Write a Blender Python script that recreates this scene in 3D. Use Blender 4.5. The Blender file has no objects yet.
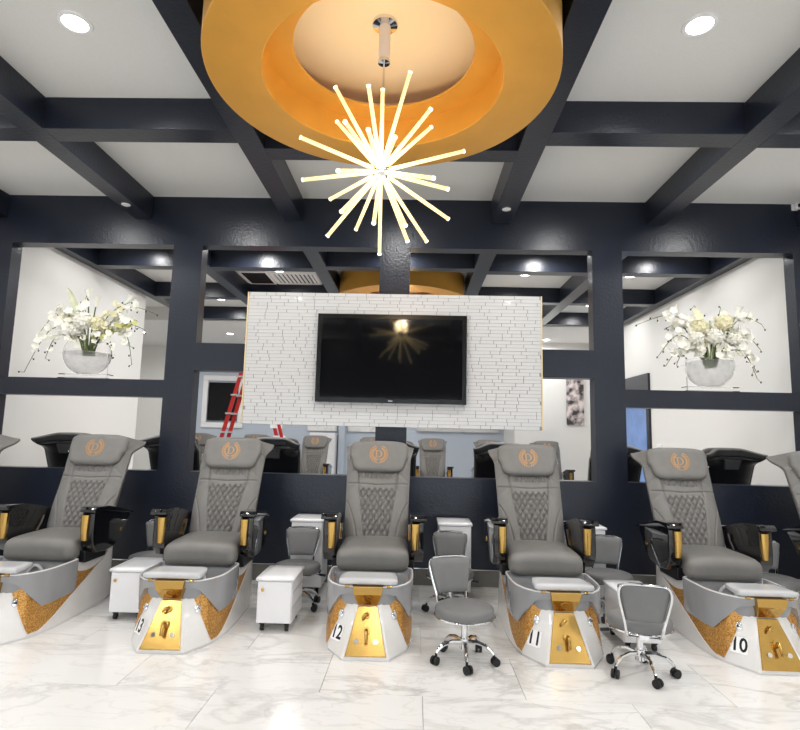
import bpy, bmesh, math, random
from mathutils import Vector, Matrix
random.seed(7)
S = bpy.context.scene
COL = S.collection
PI = math.pi

# ------------------------------------------------------------------ camera, world, exposure
F_PX, PITCH, ROLL, YAW = 556.57, 0.12415, 0.0233, -0.0271
def cam_axes():
    f = Vector((math.sin(YAW)*math.cos(PITCH), math.cos(YAW)*math.cos(PITCH), math.sin(PITCH)))
    r = Vector((math.cos(YAW), -math.sin(YAW), 0)); u = r.cross(f)
    return r*math.cos(ROLL)+u*math.sin(ROLL), u*math.cos(ROLL)-r*math.sin(ROLL), f
cr, cu, cf = cam_axes()
cd = bpy.data.cameras.new('camera'); cd.sensor_width = 36; cd.lens = F_PX/800*36; cd.clip_end = 100
cam = bpy.data.objects.new('camera', cd); COL.objects.link(cam)
cam.matrix_world = Matrix(((cr.x, cu.x, -cf.x, 0), (cr.y, cu.y, -cf.y, 0), (cr.z, cu.z, -cf.z, 1.5), (0, 0, 0, 1)))
S.camera = cam
S.view_settings.view_transform = 'Standard'; S.view_settings.look = 'None'
S.view_settings.gamma = 1; S.view_settings.use_curve_mapping = False
S.view_settings.exposure = 0.25
W = bpy.data.worlds.new('world'); S.world = W; W.use_nodes = True
W.node_tree.nodes['Background'].inputs[0].default_value = (0.86, 0.93, 1.0, 1)
W.node_tree.nodes['Background'].inputs[1].default_value = 2.2
DOWNLIGHT_W = 50.0
CHANDELIER_W = 20.0

# ------------------------------------------------------------------ materials
MATS = {}
def srgb(r, g, b):
    t = lambda c: (c/255/12.92) if c/255 <= .04045 else ((c/255+.055)/1.055)**2.4
    return (t(r), t(g), t(b), 1)
def mat(name, col, rough=.5, metal=0, bump=0, bscale=100, spec=.5, coat=0, trans=0, emit=None, estr=0, ior=1.45, var=0, vscale=5, sheen=0):
    m = bpy.data.materials.new(name); m.use_nodes = True
    nt = m.node_tree; b = nt.nodes['Principled BSDF']
    b.inputs['Base Color'].default_value = col; b.inputs['Roughness'].default_value = rough
    b.inputs['Metallic'].default_value = metal; b.inputs['Specular IOR Level'].default_value = spec
    b.inputs['Coat Weight'].default_value = coat; b.inputs['Coat Roughness'].default_value = .05
    b.inputs['Transmission Weight'].default_value = trans; b.inputs['IOR'].default_value = ior
    b.inputs['Sheen Weight'].default_value = sheen
    if emit: b.inputs['Emission Color'].default_value = emit; b.inputs['Emission Strength'].default_value = estr
    if bump or var:
        tc = nt.nodes.new('ShaderNodeTexCoord')
    if bump:
        n = nt.nodes.new('ShaderNodeTexNoise'); n.inputs['Scale'].default_value = bscale; n.inputs['Detail'].default_value = 2
        nt.links.new(tc.outputs['Object'], n.inputs['Vector'])
        bp = nt.nodes.new('ShaderNodeBump'); bp.inputs['Strength'].default_value = bump; bp.inputs['Distance'].default_value = .01
        nt.links.new(n.outputs['Fac'], bp.inputs['Height']); nt.links.new(bp.outputs['Normal'], b.inputs['Normal'])
    if var:
        n2 = nt.nodes.new('ShaderNodeTexNoise'); n2.inputs['Scale'].default_value = vscale; n2.inputs['Detail'].default_value = 4
        nt.links.new(tc.outputs['Object'], n2.inputs['Vector'])
        rp = nt.nodes.new('ShaderNodeValToRGB')
        rp.color_ramp.elements[0].position = .3; rp.color_ramp.elements[1].position = .7
        rp.color_ramp.elements[0].color = tuple(max(0, c*(1-var)) for c in col[:3])+(1,)
        rp.color_ramp.elements[1].color = tuple(min(1, c*(1+var)) for c in col[:3])+(1,)
        nt.links.new(n2.outputs['Fac'], rp.inputs['Fac']); nt.links.new(rp.outputs['Color'], b.inputs['Base Color'])
    MATS[name] = m
    return m
mat('navy', srgb(31, 36, 48), .30, bump=.22, bscale=42, var=.08, vscale=2)
mat('wall_white', srgb(232, 231, 228), .6, bump=.05, bscale=120)
mat('wall_bluegrey', srgb(190, 200, 212), .6, bump=.05, bscale=120)
mat('ceiling_white', srgb(228, 227, 224), .9, bump=.15, bscale=220, var=.02, vscale=90)
mat('baseboard', srgb(118, 117, 112), .45, var=.12, vscale=9)
mat('grout', srgb(150, 150, 148), .9, bump=.1)
mat('grout_dark', srgb(150, 149, 148), .9, bump=.1)
mat('leather', srgb(122, 120, 117), .48, bump=.08, bscale=260, var=.05, vscale=14)
mat('stool_leather', srgb(116, 116, 116), .5, bump=.08, bscale=300, var=.04, vscale=12)
mat('black_gloss', srgb(16, 16, 18), .08, coat=.6, var=.05)
mat('black_shell', srgb(17, 18, 22), .35, bump=.04, bscale=200)
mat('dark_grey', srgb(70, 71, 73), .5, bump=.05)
mat('rubber', srgb(22, 22, 24), .5, bump=.05)
mat('gold', srgb(194, 157, 88), .2, 1, bump=.03, bscale=30, var=.06, vscale=12)
mat('gold_soft', srgb(206, 172, 110), .32, 1, var=.06, vscale=10)
mat('emblem', srgb(188, 148, 106), .4, .2, var=.05)
mat('pearl', srgb(226, 224, 222), .18, coat=.5, var=.02, vscale=20)
mat('basin', srgb(148, 149, 152), .15, coat=.6, var=.05, vscale=6)
mat('frost', srgb(222, 223, 225), .2, coat=.4, trans=.25, var=.03, vscale=8)
mat('chrome', srgb(225, 226, 228), .08, 1, var=.02)
mat('dome_gold', srgb(206, 153, 66), .42, .25, bump=.03, bscale=14, var=.05, vscale=4)
mat('cream', srgb(226, 208, 180), .7, bump=.05)
mat('tile_white', srgb(208, 207, 206), .16, coat=.3, bump=.05, bscale=25, var=.025, vscale=1.3)
mat('panel_edge', srgb(226, 206, 160), .5, var=.05)
mat('tv_bezel', srgb(10, 10, 11), .25, var=.05)
mat('tv_screen', srgb(14, 14, 16), .06, spec=.5, var=.03)
mat('trolley', srgb(236, 236, 238), .3, coat=.2, var=.01)
mat('lamp_disc', (1, 1, 1, 1), .5, emit=(1, .97, .93, 1), estr=14, var=.01)
mat('trim_white', srgb(240, 240, 240), .5, var=.01)
def rod_mat():
    m = mat('rod', srgb(250, 225, 160), .25, emit=(1, .80, .42, 1), estr=1); nt = m.node_tree; N = nt.nodes.new; L = nt.links.new; b = nt.nodes['Principled BSDF']
    tc = N('ShaderNodeTexCoord'); ln = N('ShaderNodeVectorMath'); ln.operation = 'LENGTH'; L(tc.outputs['Object'], ln.inputs[0])
    mr = N('ShaderNodeMapRange'); mr.inputs['From Min'].default_value = .05; mr.inputs['From Max'].default_value = .46; mr.inputs['To Min'].default_value = 1.3; mr.inputs['To Max'].default_value = .52; L(ln.outputs['Value'], mr.inputs['Value'])
    vo = N('ShaderNodeTexVoronoi'); vo.inputs['Scale'].default_value = 90; L(tc.outputs['Object'], vo.inputs['Vector'])
    m2 = N('ShaderNodeMapRange'); m2.inputs['From Min'].default_value = .1; m2.inputs['From Max'].default_value = .6; m2.inputs['To Min'].default_value = .6; m2.inputs['To Max'].default_value = 1.3; L(vo.outputs['Distance'], m2.inputs['Value'])
    mu = N('ShaderNodeMath'); mu.operation = 'MULTIPLY'; L(mr.outputs[0], mu.inputs[0]); L(m2.outputs[0], mu.inputs[1]); L(mu.outputs[0], b.inputs['Emission Strength'])
rod_mat()
mat('rod_tip', srgb(255, 250, 235), .2, emit=(1, .88, .58, 1), estr=1.6)
mat('glass', (1, 1, 1, 1), .0, trans=1, ior=1.12)
mat('acrylic', (1, 1, 1, 1), .0, trans=1, ior=1.06)
mat('pebble', srgb(252, 252, 253), .5, trans=.85, ior=1.05, bump=.4, bscale=30, var=.22, vscale=14)
mat('petal', srgb(244, 242, 230), .55, var=.04, vscale=30, sheen=.2)
mat('petal_cream', srgb(236, 230, 194), .55, var=.06, vscale=30)
mat('petal_green', srgb(205, 205, 140), .55, var=.08, vscale=30)
mat('stem', srgb(92, 104, 58), .55, var=.15, vscale=20)
mat('leaf', srgb(206, 210, 178), .5, var=.12, vscale=14)
mat('bud', srgb(52, 42, 40), .5, var=.15, vscale=30)
mat('red', srgb(190, 38, 34), .4, var=.05)
mat('aluminium', srgb(205, 206, 208), .3, .8, var=.03)
mat('door_blue', srgb(120, 155, 215), .25, var=.12, vscale=3)
mat('sticker', srgb(248, 248, 248), .45, var=.01)
mat('ink', srgb(14, 14, 14), .6, var=.02)
mat('hole', srgb(8, 8, 9), .9, var=.05)
mat('frame_dark', srgb(40, 42, 48), .35, .4, var=.05)
def glitter():
    m = mat('glitter', srgb(190, 132, 52), .35, .55)
    nt = m.node_tree; b = nt.nodes['Principled BSDF']
    tc = nt.nodes.new('ShaderNodeTexCoord'); v = nt.nodes.new('ShaderNodeTexVoronoi'); v.inputs['Scale'].default_value = 150
    nt.links.new(tc.outputs['Object'], v.inputs['Vector'])
    r = nt.nodes.new('ShaderNodeValToRGB'); r.color_ramp.elements[0].color = srgb(166, 112, 46); r.color_ramp.elements[1].color = srgb(226, 174, 100)
    sp = nt.nodes.new('ShaderNodeSeparateColor'); nt.links.new(v.outputs['Color'], sp.inputs['Color'])
    nt.links.new(sp.outputs[0], r.inputs['Fac']); nt.links.new(r.outputs['Color'], b.inputs['Base Color'])
    bp = nt.nodes.new('ShaderNodeBump'); bp.inputs['Strength'].default_value = .3; bp.inputs['Distance'].default_value = .004
    nt.links.new(sp.outputs[1], bp.inputs['Height']); nt.links.new(bp.outputs['Normal'], b.inputs['Normal'])
glitter()
def marble(name, base, vein, rough, amount):
    m = mat(name, base, rough)
    nt = m.node_tree; b = nt.nodes['Principled BSDF']; N = nt.nodes.new; L = nt.links.new
    g = N('ShaderNodeNewGeometry'); oi = N('ShaderNodeObjectInfo')
    mul = N('ShaderNodeVectorMath'); mul.operation = 'SCALE'; mul.inputs[0].default_value = (37, 53, 11); L(oi.outputs['Random'], mul.inputs['Scale'])
    add = N('ShaderNodeVectorMath'); add.operation = 'ADD'; L(g.outputs['Position'], add.inputs[0]); L(mul.outputs[0], add.inputs[1])
    mp = N('ShaderNodeMapping'); mp.inputs['Rotation'].default_value = (0, 0, .5); mp.inputs['Scale'].default_value = (.8, 2.0, 1); L(add.outputs[0], mp.inputs[0])
    out = None
    for sc, wid, dep in ((1.1, .035, amount), (2.6, .02, amount*.55)):
        n = N('ShaderNodeTexNoise'); n.inputs['Scale'].default_value = sc; n.inputs['Detail'].default_value = 6; n.inputs['Roughness'].default_value = .55; n.inputs['Distortion'].default_value = .6
        L(mp.outputs[0], n.inputs['Vector'])
        s = N('ShaderNodeMath'); s.operation = 'SUBTRACT'; L(n.outputs['Fac'], s.inputs[0]); s.inputs[1].default_value = .5
        a = N('ShaderNodeMath'); a.operation = 'ABSOLUTE'; L(s.outputs[0], a.inputs[0])
        mr = N('ShaderNodeMapRange'); mr.inputs['From Min'].default_value = 0; mr.inputs['From Max'].default_value = wid; mr.inputs['To Min'].default_value = dep; mr.inputs['To Max'].default_value = 0
        L(a.outputs[0], mr.inputs['Value'])
        if out is None: out = mr.outputs[0]
        else:
            ad = N('ShaderNodeMath'); ad.operation = 'ADD'; L(out, ad.inputs[0]); L(mr.outputs[0], ad.inputs[1]); out = ad.outputs[0]
    cl = N('ShaderNodeTexNoise'); cl.inputs['Scale'].default_value = .9; cl.inputs['Detail'].default_value = 3; L(mp.outputs[0], cl.inputs['Vector'])
    mc = N('ShaderNodeMath'); mc.operation = 'MULTIPLY'; L(cl.outputs['Fac'], mc.inputs[0]); L(out, mc.inputs[1])
    m2 = N('ShaderNodeMath'); m2.operation = 'MULTIPLY'; L(mc.outputs[0], m2.inputs[0]); m2.inputs[1].default_value = 1.7; m2.use_clamp = True
    mx = N('ShaderNodeMix'); mx.data_type = 'RGBA'; mx.inputs['A'].default_value = base; mx.inputs['B'].default_value = vein
    L(m2.outputs[0], mx.inputs['Factor']); L(mx.outputs['Result'], b.inputs['Base Color'])
marble('marble', srgb(236, 235, 233), srgb(168, 165, 161), .16, .38)
def photo_print():
    m = mat('print', srgb(80, 75, 76), .5); nt = m.node_tree; b = nt.nodes['Principled BSDF']
    tc = nt.nodes.new('ShaderNodeTexCoord'); n = nt.nodes.new('ShaderNodeTexNoise'); n.inputs['Scale'].default_value = 5; n.inputs['Detail'].default_value = 3
    nt.links.new(tc.outputs['Object'], n.inputs['Vector'])
    r = nt.nodes.new('ShaderNodeValToRGB'); r.color_ramp.elements[0].position = .42; r.color_ramp.elements[0].color = srgb(58, 54, 56)
    r.color_ramp.elements[1].position = .6; r.color_ramp.elements[1].color = srgb(225, 212, 210)
    nt.links.new(n.outputs['Fac'], r.inputs['Fac']); nt.links.new(r.outputs['Color'], b.inputs['Base Color'])
photo_print()

# ------------------------------------------------------------------ mesh helpers
class MB:
    def __init__(s): s.v = []; s.f = []; s.m = []
    def add(s, vs, fs, mi=0):
        o = len(s.v); s.v += [tuple(p) for p in vs]; s.f += [tuple(i+o for i in f) for f in fs]; s.m += [mi]*len(fs); return s
    def box(s, x0, x1, y0, y1, z0, z1, mi=0):
        vs = [(x, y, z) for x in (x0, x1) for y in (y0, y1) for z in (z0, z1)]
        return s.add(vs, [(0, 1, 3, 2), (4, 6, 7, 5), (0, 4, 5, 1), (2, 3, 7, 6), (0, 2, 6, 4), (1, 5, 7, 3)], mi)
    def loft(s, rings, closed=True, cap0=False, cap1=False, mi=0):
        n = len(rings[0]); vs = [p for r in rings for p in r]; fs = []
        for k in range(len(rings)-1):
            for i in range(n if closed else n-1):
                j = (i+1) % n; fs.append((k*n+i, k*n+j, (k+1)*n+j, (k+1)*n+i))
        if cap0: fs.append(tuple(reversed(range(n))))
        if cap1: fs.append(tuple(range((len(rings)-1)*n, len(rings)*n)))
        return s.add(vs, fs, mi)
    def tube(s, pts, r, n=8, cap=True, mi=0):
        pts = [Vector(p) for p in pts]; rs = r if isinstance(r, (list, tuple)) else [r]*len(pts)
        rings = []; ref = None
        for k, p in enumerate(pts):
            t = (pts[min(k+1, len(pts)-1)]-pts[max(k-1, 0)]).normalized()
            if ref is None: ref = Vector((0, 0, 1)) if abs(t.z) < .9 else Vector((1, 0, 0))
            a = (ref-t*ref.dot(t)).normalized(); b = t.cross(a); ref = a
            rings.append([tuple(p+(a*math.cos(2*PI*i/n)+b*math.sin(2*PI*i/n))*rs[k]) for i in range(n)])
        return s.loft(rings, True, cap, cap, mi)
    def lathe(s, prof, n=32, c=(0, 0, 0), mi=0, cap0=False, cap1=False):
        rings = [[(c[0]+r*math.cos(2*PI*i/n), c[1]+r*math.sin(2*PI*i/n), c[2]+z) for i in range(n)] for r, z in prof]
        return s.loft(rings, True, cap0, cap1, mi)
    def prism(s, poly, axis, a, b, mi=0):
        # poly of 2D points, extruded along axis 0/1/2 between a and b
        def P(p, t):
            q = list(p); q.insert(axis, t); return tuple(q)
        return s.loft([[P(p, a) for p in poly], [P(p, b) for p in poly]], True, True, True, mi)
    def build(s, name, mats, parent=None, smooth=False, bevel=0, seg=2, auto=None):
        me = bpy.data.meshes.new(name); me.from_pydata(s.v, [], s.f)
        for m in (mats if isinstance(mats, (list, tuple)) else [mats]): me.materials.append(MATS[m])
        if any(s.m):
            for p, i in zip(me.polygons, s.m): p.material_index = i
        bm = bmesh.new(); bm.from_mesh(me)
        bmesh.ops.recalc_face_normals(bm, faces=bm.faces)
        if bevel:
            es = [e for e in bm.edges if len(e.link_faces) == 2 and e.calc_face_angle(0) > .5]
            bmesh.ops.bevel(bm, geom=es, offset=bevel, segments=seg, profile=.6, affect='EDGES', clamp_overlap=True)
        if smooth:
            ang = auto if auto is not None else .7
            for fa in bm.faces: fa.smooth = True
            for e in bm.edges:
                if len(e.link_faces) != 2 or e.calc_face_angle(0) > ang: e.smooth = False
        bm.to_mesh(me); bm.free()
        o = bpy.data.objects.new(name, me); COL.objects.link(o)
        if parent: o.parent = parent
        return o
def rbox(sx, sy, sz, r, n=8, c=(0, 0, 0), warp=None):
    """rounded box, half sizes sx sy sz, corner radius r"""
    mb = MB(); r = min(r, sx, sy, sz)
    for ax in range(3):
        for sg in (-1, 1):
            vs = []; fs = []
            for i in range(n+1):
                for j in range(n+1):
                    p = [0, 0, 0]; p[ax] = sg; p[(ax+1) % 3] = -1+2*i/n; p[(ax+2) % 3] = -1+2*j/n
                    def mp(t): return math.sin(t*PI/4)/math.sin(PI/4) if abs(t) < 1 else t
                    q = Vector((mp(p[0])*sx, mp(p[1])*sy, mp(p[2])*sz))
                    inner = Vector((max(-sx+r, min(sx-r, q.x)), max(-sy+r, min(sy-r, q.y)), max(-sz+r, min(sz-r, q.z))))
                    d = q-inner
                    q = inner+(d.normalized()*r if d.length > 1e-9 else d)
                    if warp: q = Vector(warp(q))
                    vs.append((q.x+c[0], q.y+c[1], q.z+c[2]))
            for i in range(n):
                for j in range(n): fs.append((i*(n+1)+j, (i+1)*(n+1)+j, (i+1)*(n+1)+j+1, i*(n+1)+j+1))
            mb.add(vs, fs)
    return mb
def merge(o, d=1e-5):
    bm = bmesh.new(); bm.from_mesh(o.data); bmesh.ops.remove_doubles(bm, verts=bm.verts, dist=d)
    bmesh.ops.recalc_face_normals(bm, faces=bm.faces)
    for f in bm.faces: f.smooth = True
    bm.to_mesh(o.data); bm.free(); return o
def empty(name, loc=(0, 0, 0), rz=0):
    o = bpy.data.objects.new(name, None); COL.objects.link(o); o.location = loc; o.rotation_euler = (0, 0, rz); o.empty_display_size = .1; return o
def tag(o, label, cat, group=None):
    o['label'] = label; o['category'] = cat
    if group: o['group'] = group
    return o
def struct(o): o['kind'] = 'structure'; return o
KIDS = {}
def copy_tree(o, parent=None):
    c = o.copy(); COL.objects.link(c)
    if parent is not None: c.parent = parent
    if o not in KIDS: KIDS[o] = [k for k in o.children if k.type != 'LIGHT']
    for ch in KIDS[o]: copy_tree(ch, c)
    return c
def text_mb(txt, size, depth=.001, bold=.0):
    cu_ = bpy.data.curves.new('t', 'FONT'); cu_.body = txt; cu_.size = size; cu_.align_x = 'CENTER'; cu_.align_y = 'CENTER'; cu_.offset = bold; cu_.resolution_u = 3
    o = bpy.data.objects.new('t', cu_); me = o.to_mesh()
    mb = MB(); mb.add([tuple(v.co) for v in me.vertices], [tuple(p.vertices) for p in me.polygons])
    o.to_mesh_clear(); bpy.data.objects.remove(o); bpy.data.curves.remove(cu_)
    return mb
def sstep(a, b, x):
    t = max(0, min(1, (x-a)/(b-a))); return t*t*(3-2*t)
def lerp_tab(tab, x):
    if x <= tab[0][0]: return tab[0][1]
    for (a, va), (b, vb) in zip(tab, tab[1:]):
        if x <= b: return va+(vb-va)*(x-a)/(b-a)
    return tab[-1][1]

# ------------------------------------------------------------------ the setting
XL, XR, YW, YB, ZC, ZB = -4.72, 4.22, 5.84, 6.0, 4.06, 3.80
YF, YFAR, XLL = -3.5, 15.0, -8.2
fl = MB(); fl.box(XL, XR, YF, 2.4, -.1, 0); fl.box(XL, XR, 2.4, YW, -.1, -.012); fl.box(XLL, XR+2, YW, YFAR, -.1, 0)
floor = struct(fl.build('floor', 'marble'))
tl = MB().box(-.5985, .5985, -.2985, .2985, -.012, 0).build('tile', 'marble', floor, bevel=.001, seg=1)
first = True
for r in range(6):
    y = YW-.3-.6*r
    if y < 2.4: break
    x = XL+.6-(.6 if r % 2 else 0)
    while x-.6 < XR:
        x0, x1 = max(x-.6, XL), min(x+.6, XR)
        if x1-x0 > .05:
            o = tl if first else tl.copy()
            if not first: COL.objects.link(o)
            first = False
            if (x1-x0) < 1.19:
                o.scale = ((x1-x0)/1.2, 1, 1)
            o.location = ((x0+x1)/2, y, 0); o.parent = floor
        x += 1.2

wl = MB()
wl.box(XL, XR, YW, YB, 0, 1.066); wl.box(XL, XR, YW, YB, 3.511, ZC)
for a, b in ((XL, -4.48), (-2.671, -2.354), (1.878, 2.196), (4.005, XR)): wl.box(a, b, YW, YB, 1.066, 3.511)
for a, b in ((-4.48, -2.671), (2.196, 4.005)): wl.box(a, b, YW, YB, 1.833, 2.019)
wl.box(-2.354, 1.878, YW, YB, 2.129, 2.426)
for z0, z1 in ((1.066, 2.129), (2.426, 3.511)): wl.box(-.40, -.075, YW, YB, z0, z1)
struct(wl.build('wall_back', 'navy'))
struct(MB().box(XL-.12, XL, YF, 9.4, 0, ZC).build('wall_left', 'wall_white'))
struct(MB().box(XR, XR+.12, YF, 10.05, 0, ZC).box(XR, XR+.12, 10.05, YFAR, 2.7, ZC).box(XR, XR+.12, 11.9, YFAR, 0, 2.7).build('wall_right', 'wall_white'))
fw = MB(); fw.box(-5.95, 2.4, YFAR, YFAR+.12, 0, ZC); fw.box(XLL, -5.95, YFAR, YFAR+.12, 0, ZC, 1); fw.box(2.4, XR, 13.4, YFAR+.12, 0, ZC, 1)
struct(fw.build('wall_far', ['wall_bluegrey', 'wall_white']))
struct(MB().box(XLL-.12, XLL, YW, YFAR, 0, ZC).build('wall_far_left', 'wall_white'))
struct(MB().box(XLL, XL-.12, 9.28, 9.4, 0, ZC).build('wall_return', 'wall_white'))
# shop front behind the camera: tall windows under a navy header
sf = MB(); sf.box(XL, XR, YF-.15, YF, 2.42, ZC); sf.box(XL, XR, YF-.15, YF, 0, .12)
for k in range(7):
    x = XL+(XR-XL)*k/6; sf.box(max(XL, x-.06), min(XR, x+.06), YF-.15, YF, .12, 2.42)
struct(sf.build('wall_front', 'navy'))
for k in range(6):
    a = XL+(XR-XL)*k/6+.06; b = XL+(XR-XL)*(k+1)/6-.06
    struct(MB().box(a, b, YF-.08, YF-.07, .12, 2.42).build('window_%d' % (k+1), 'glass'))
# ceiling with beams
ceil = struct(MB().box(XLL, XR+.12, YF-.15, YFAR, ZC, ZC+.1).build('ceiling', 'ceiling_white'))
BX = [(XL, -4.565), (-3.12, -2.935), (-1.465, -1.27), (.80, 1.005), (2.46, 2.655), (4.07, XR)]
BAYS = [(-4.565, -3.12), (-2.935, -1.465), (-1.27, .80), (1.005, 2.46), (2.655, 4.07)]
def beam(x0, x1, y0, y1, z0=ZB): return MB().box(x0, x1, y0, y1, z0, ZC).build('beam', 'navy', ceil, bevel=.003, seg=1)
for a, b in BX:
    beam(a, b, YF, YW); beam(a, b, YB, 11.25)
for i, (a, b) in enumerate(BAYS):
    rows = [(4.0, 4.2), (2.12, 2.32), (.25, .45), (-1.6, -1.4)] if i != 2 else [(4.28, 4.47), (1.55, 1.75), (-1.6, -1.4)]
    rows2 = [(7.6, 7.78), (9.39, 9.57)] if i != 2 else [(7.5, 7.68), (10.1, 10.28)]
    for y0, y1 in rows+rows2: beam(a, b, y0, y1)
beam(XL, XR, 11.25, 11.4)
MB().box(XLL, XR, 11.4, YFAR, 3.78, ZC).build('lowered_panel', 'ceiling_white', ceil)
# baseboard tiles along the partition
bb = struct(MB().box(XL, XR, YW-.004, YW, 0, .165).build('baseboard_back', 'grout'))
bt = MB().box(-.147, .147, -.008, 0, 0, .158).build('tile', 'baseboard', bb, bevel=.002, seg=1)
n = int((XR-XL)/.298)
for k in range(n):
    o = bt if k == 0 else bt.copy()
    if k: COL.objects.link(o)
    o.location = (XL+.149+.298*k, YW-.004, .003); o.parent = bb
MB().box(XL, XR, YW-.016, YW-.004, .161, .17).build('edge_strip', 'chrome', bb)
# doorway with navy header and blue glass at the far end of the right wall
dj = MB(); dj.box(XR-.04, XR+.14, 10.05, 10.17, 0, 2.7); dj.box(XR-.04, XR+.14, 10.17, 11.9, 2.2, 2.7); dj.box(XR-.04, XR+.14, 11.78, 11.9, 0, 2.2)
door = struct(dj.build('door_1', 'navy'))
for a, b in ((10.19, 10.97), (10.99, 11.76)): MB().box(XR+.03, XR+.05, a, b, .02, 2.18).build('pane', 'door_blue', door)

# ------------------------------------------------------------------ gold ceiling rings
def gold_ring(x, y, label, z=3.55, sz=1.0):
    root = empty('ceiling_ring', (x, y, z)); root.scale = (1.02, 1.02, sz); tag(root, label, 'ceiling ring')
    n = 96
    MB().lathe([(1.0, .50), (1.0, .0), (.995, -.004), (.69, -.004), (.685, 0), (.685, .19), (.525, .19), (.525, .21), (.80, .212)], n).build('ring', 'dome_gold', root, True, auto=.4)
    MB().lathe([(.80, .212), (.80, .40), (.02, .402)], n, cap1=True).build('recess', 'cream', root, True, auto=.4)
    return root
gold_ring(-.22, 3.06, 'big round gold ceiling ring around the lit starburst chandelier')
gold_ring(-.24, 8.95, 'second round gold ceiling ring in the room behind the partition', 3.68, .74)

# ------------------------------------------------------------------ chandelier
def chandelier(x, y, label):
    root = empty('chandelier', (x, y, 3.953)); tag(root, label, 'chandelier')
    MB().lathe([(.0, 0), (.075, 0), (.075, -.022), (.03, -.03)], 32).build('canopy', 'chrome', root, True)
    c = MB().lathe([(.0, -.03), (.034, -.03), (.034, -.26), (0, -.262)], 24).build('stem_cover', 'trim_white', root, True)
    MB().lathe([(.035, -.245), (.036, -.245), (.036, -.264), (.0, -.266)], 24).build('collar', 'chrome', c, True)
    MB().tube([(0, 0, -.26), (0, 0, -.90)], .006, 8).build('cable', 'chrome', root, True)
    cz = -.943
    merge(rbox(.055, .055, .055, .055, 6, (0, 0, cz)).build('hub', 'chrome', root))
    # rod tips measured in the picture plane; third number is depth towards (-) or away from the camera
    px = [(302, 197), (367, 203), (392, 195), (443, 165), (478, 237), (493, 255), (556, 300), (515, 370), (534, 431), (492, 478), (447, 467), (395, 508), (343, 465), (291, 470), (287, 405), (238, 367), (241, 291), (301, 253),
          (320, 347), (485, 352), (383, 432), (330, 268), (370, 280), (325, 415), (440, 435), (415, 290)]
    tips = []
    for k, (u_, v_) in enumerate(px):
        dx, dz = (u_-393)*.00294, (345-v_)*.00294; L = max(.46, math.hypot(dx, dz)+.005)
        tips.append((dx, dz, math.sqrt(max(0, L*L-dx*dx-dz*dz))*(-1 if k >= 18 or k % 3 == 1 else 1)))
    for t in tips:
        vd = Vector((-.22, 3.06, 1.51)).normalized(); rt = vd.cross(Vector((0, 0, 1))).normalized(); up_ = rt.cross(vd)
        d = rt*t[0]+up_*t[1]+vd*t[2]; L = d.length; d = d.normalized()
        mb = MB(); p0 = d*.05; p1 = d*L
        mb.tube([p0, p1], .0112, 10)
        r = mb.build('rod', 'rod', root, True); r.location = (0, 0, cz)
        mb = MB(); mb.tube([p1, p1+d*.010], .0122, 10); q = mb.build('rod_tip', 'rod_tip', r, True)
    ld = bpy.data.lights.new('chandelier_light', 'POINT'); ld.energy = CHANDELIER_W; ld.color = (1, .76, .44); ld.shadow_soft_size = .10
    lo = bpy.data.objects.new('chandelier_light', ld); COL.objects.link(lo); lo.parent = root; lo.location = (0, -.02, cz+.12)
chandelier(-.22, 3.06, 'glowing starburst chandelier of bubble glass rods under the big gold ring')
chandelier(-.24, 8.95, 'unseen second starburst chandelier added behind the tiled television wall to warm the second ring')  # unseen copy, added for the warm glow under the second ring

# ------------------------------------------------------------------ recessed downlights
DL = None
def downlight(x, y, z=ZC, label='', w=1.0, r=.075):
    global DL
    if DL is None:
        root = empty('downlight'); 
        MB().lathe([(.105, 0), (.10, -.008), (.078, -.010), (.076, -.002)], 32).build('trim_ring', 'trim_white', root, True)
        MB().lathe([(.076, -.003), (.0, -.0035)], 32).build('lens', 'lamp_disc', root)
        DL = root; root2 = root
    else: root2 = copy_tree(DL)
    root2.location = (x, y, z)
    tag(root2, label, 'downlight', 'round recessed ceiling downlights')
    if w > 0:
        ld = bpy.data.lights.new('lamp', 'SPOT'); ld.energy = DOWNLIGHT_W*w; ld.spot_size = math.radians(176); ld.spot_blend = .6; ld.shadow_soft_size = .07; ld.color = (1, .995, .985)
        lo = bpy.data.objects.new('lamp', ld); COL.objects.link(lo); lo.parent = root2; lo.location = (0, 0, -.02)
    return root2
LBX = [-3.84, -2.21, -.24, 1.72, 3.36]
for i, x in enumerate(LBX):
    side = 'navy coffer beside the gold ring' if i in (1, 3) else 'navy coffer at the side wall'
    if i != 2: downlight(x, 3.20, label='lit round recessed downlight in white panel of '+side)
    downlight(x, 4.54, label='recessed downlight tucked behind the cross beam near the partition', w=1.3)
    for y in (1.25, -.6, -2.5):
        if i == 2 and y == 1.25: continue
        downlight(x, y, label='recessed ceiling downlight towards the shop front')
    downlight(x, 7.2, label='recessed ceiling downlight just beyond the partition', w=1.6 if 0 < i < 4 else .75)
    if i != 2: downlight(x, 8.6, label='recessed ceiling downlight beside the second gold ring', w=1.3 if 0 < i < 4 else .8)
    downlight(x, 10.6, label='recessed ceiling downlight before the lowered far ceiling', w=1.3)
for x in (-6.5, -4.4, -.6, 3.05): downlight(x, 12.9, 3.78, 'bright downlight in the lowered far ceiling', w=1.5)
for x, y in ((-3.03, 5.45), (.90, 5.45)): 
    o = empty('beam_spot', (x, y, ZB)); tag(o, 'small round white spotlight set in a ceiling beam by the partition', 'spotlight', 'small beam spotlights')
    MB().lathe([(.045, 0), (.042, -.006), (.03, -.007)], 24).build('trim_ring', 'trim_white', o, True)
    MB().lathe([(.03, -.005), (0, -.0055)], 24).build('lens', 'trim_white', o)

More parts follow.
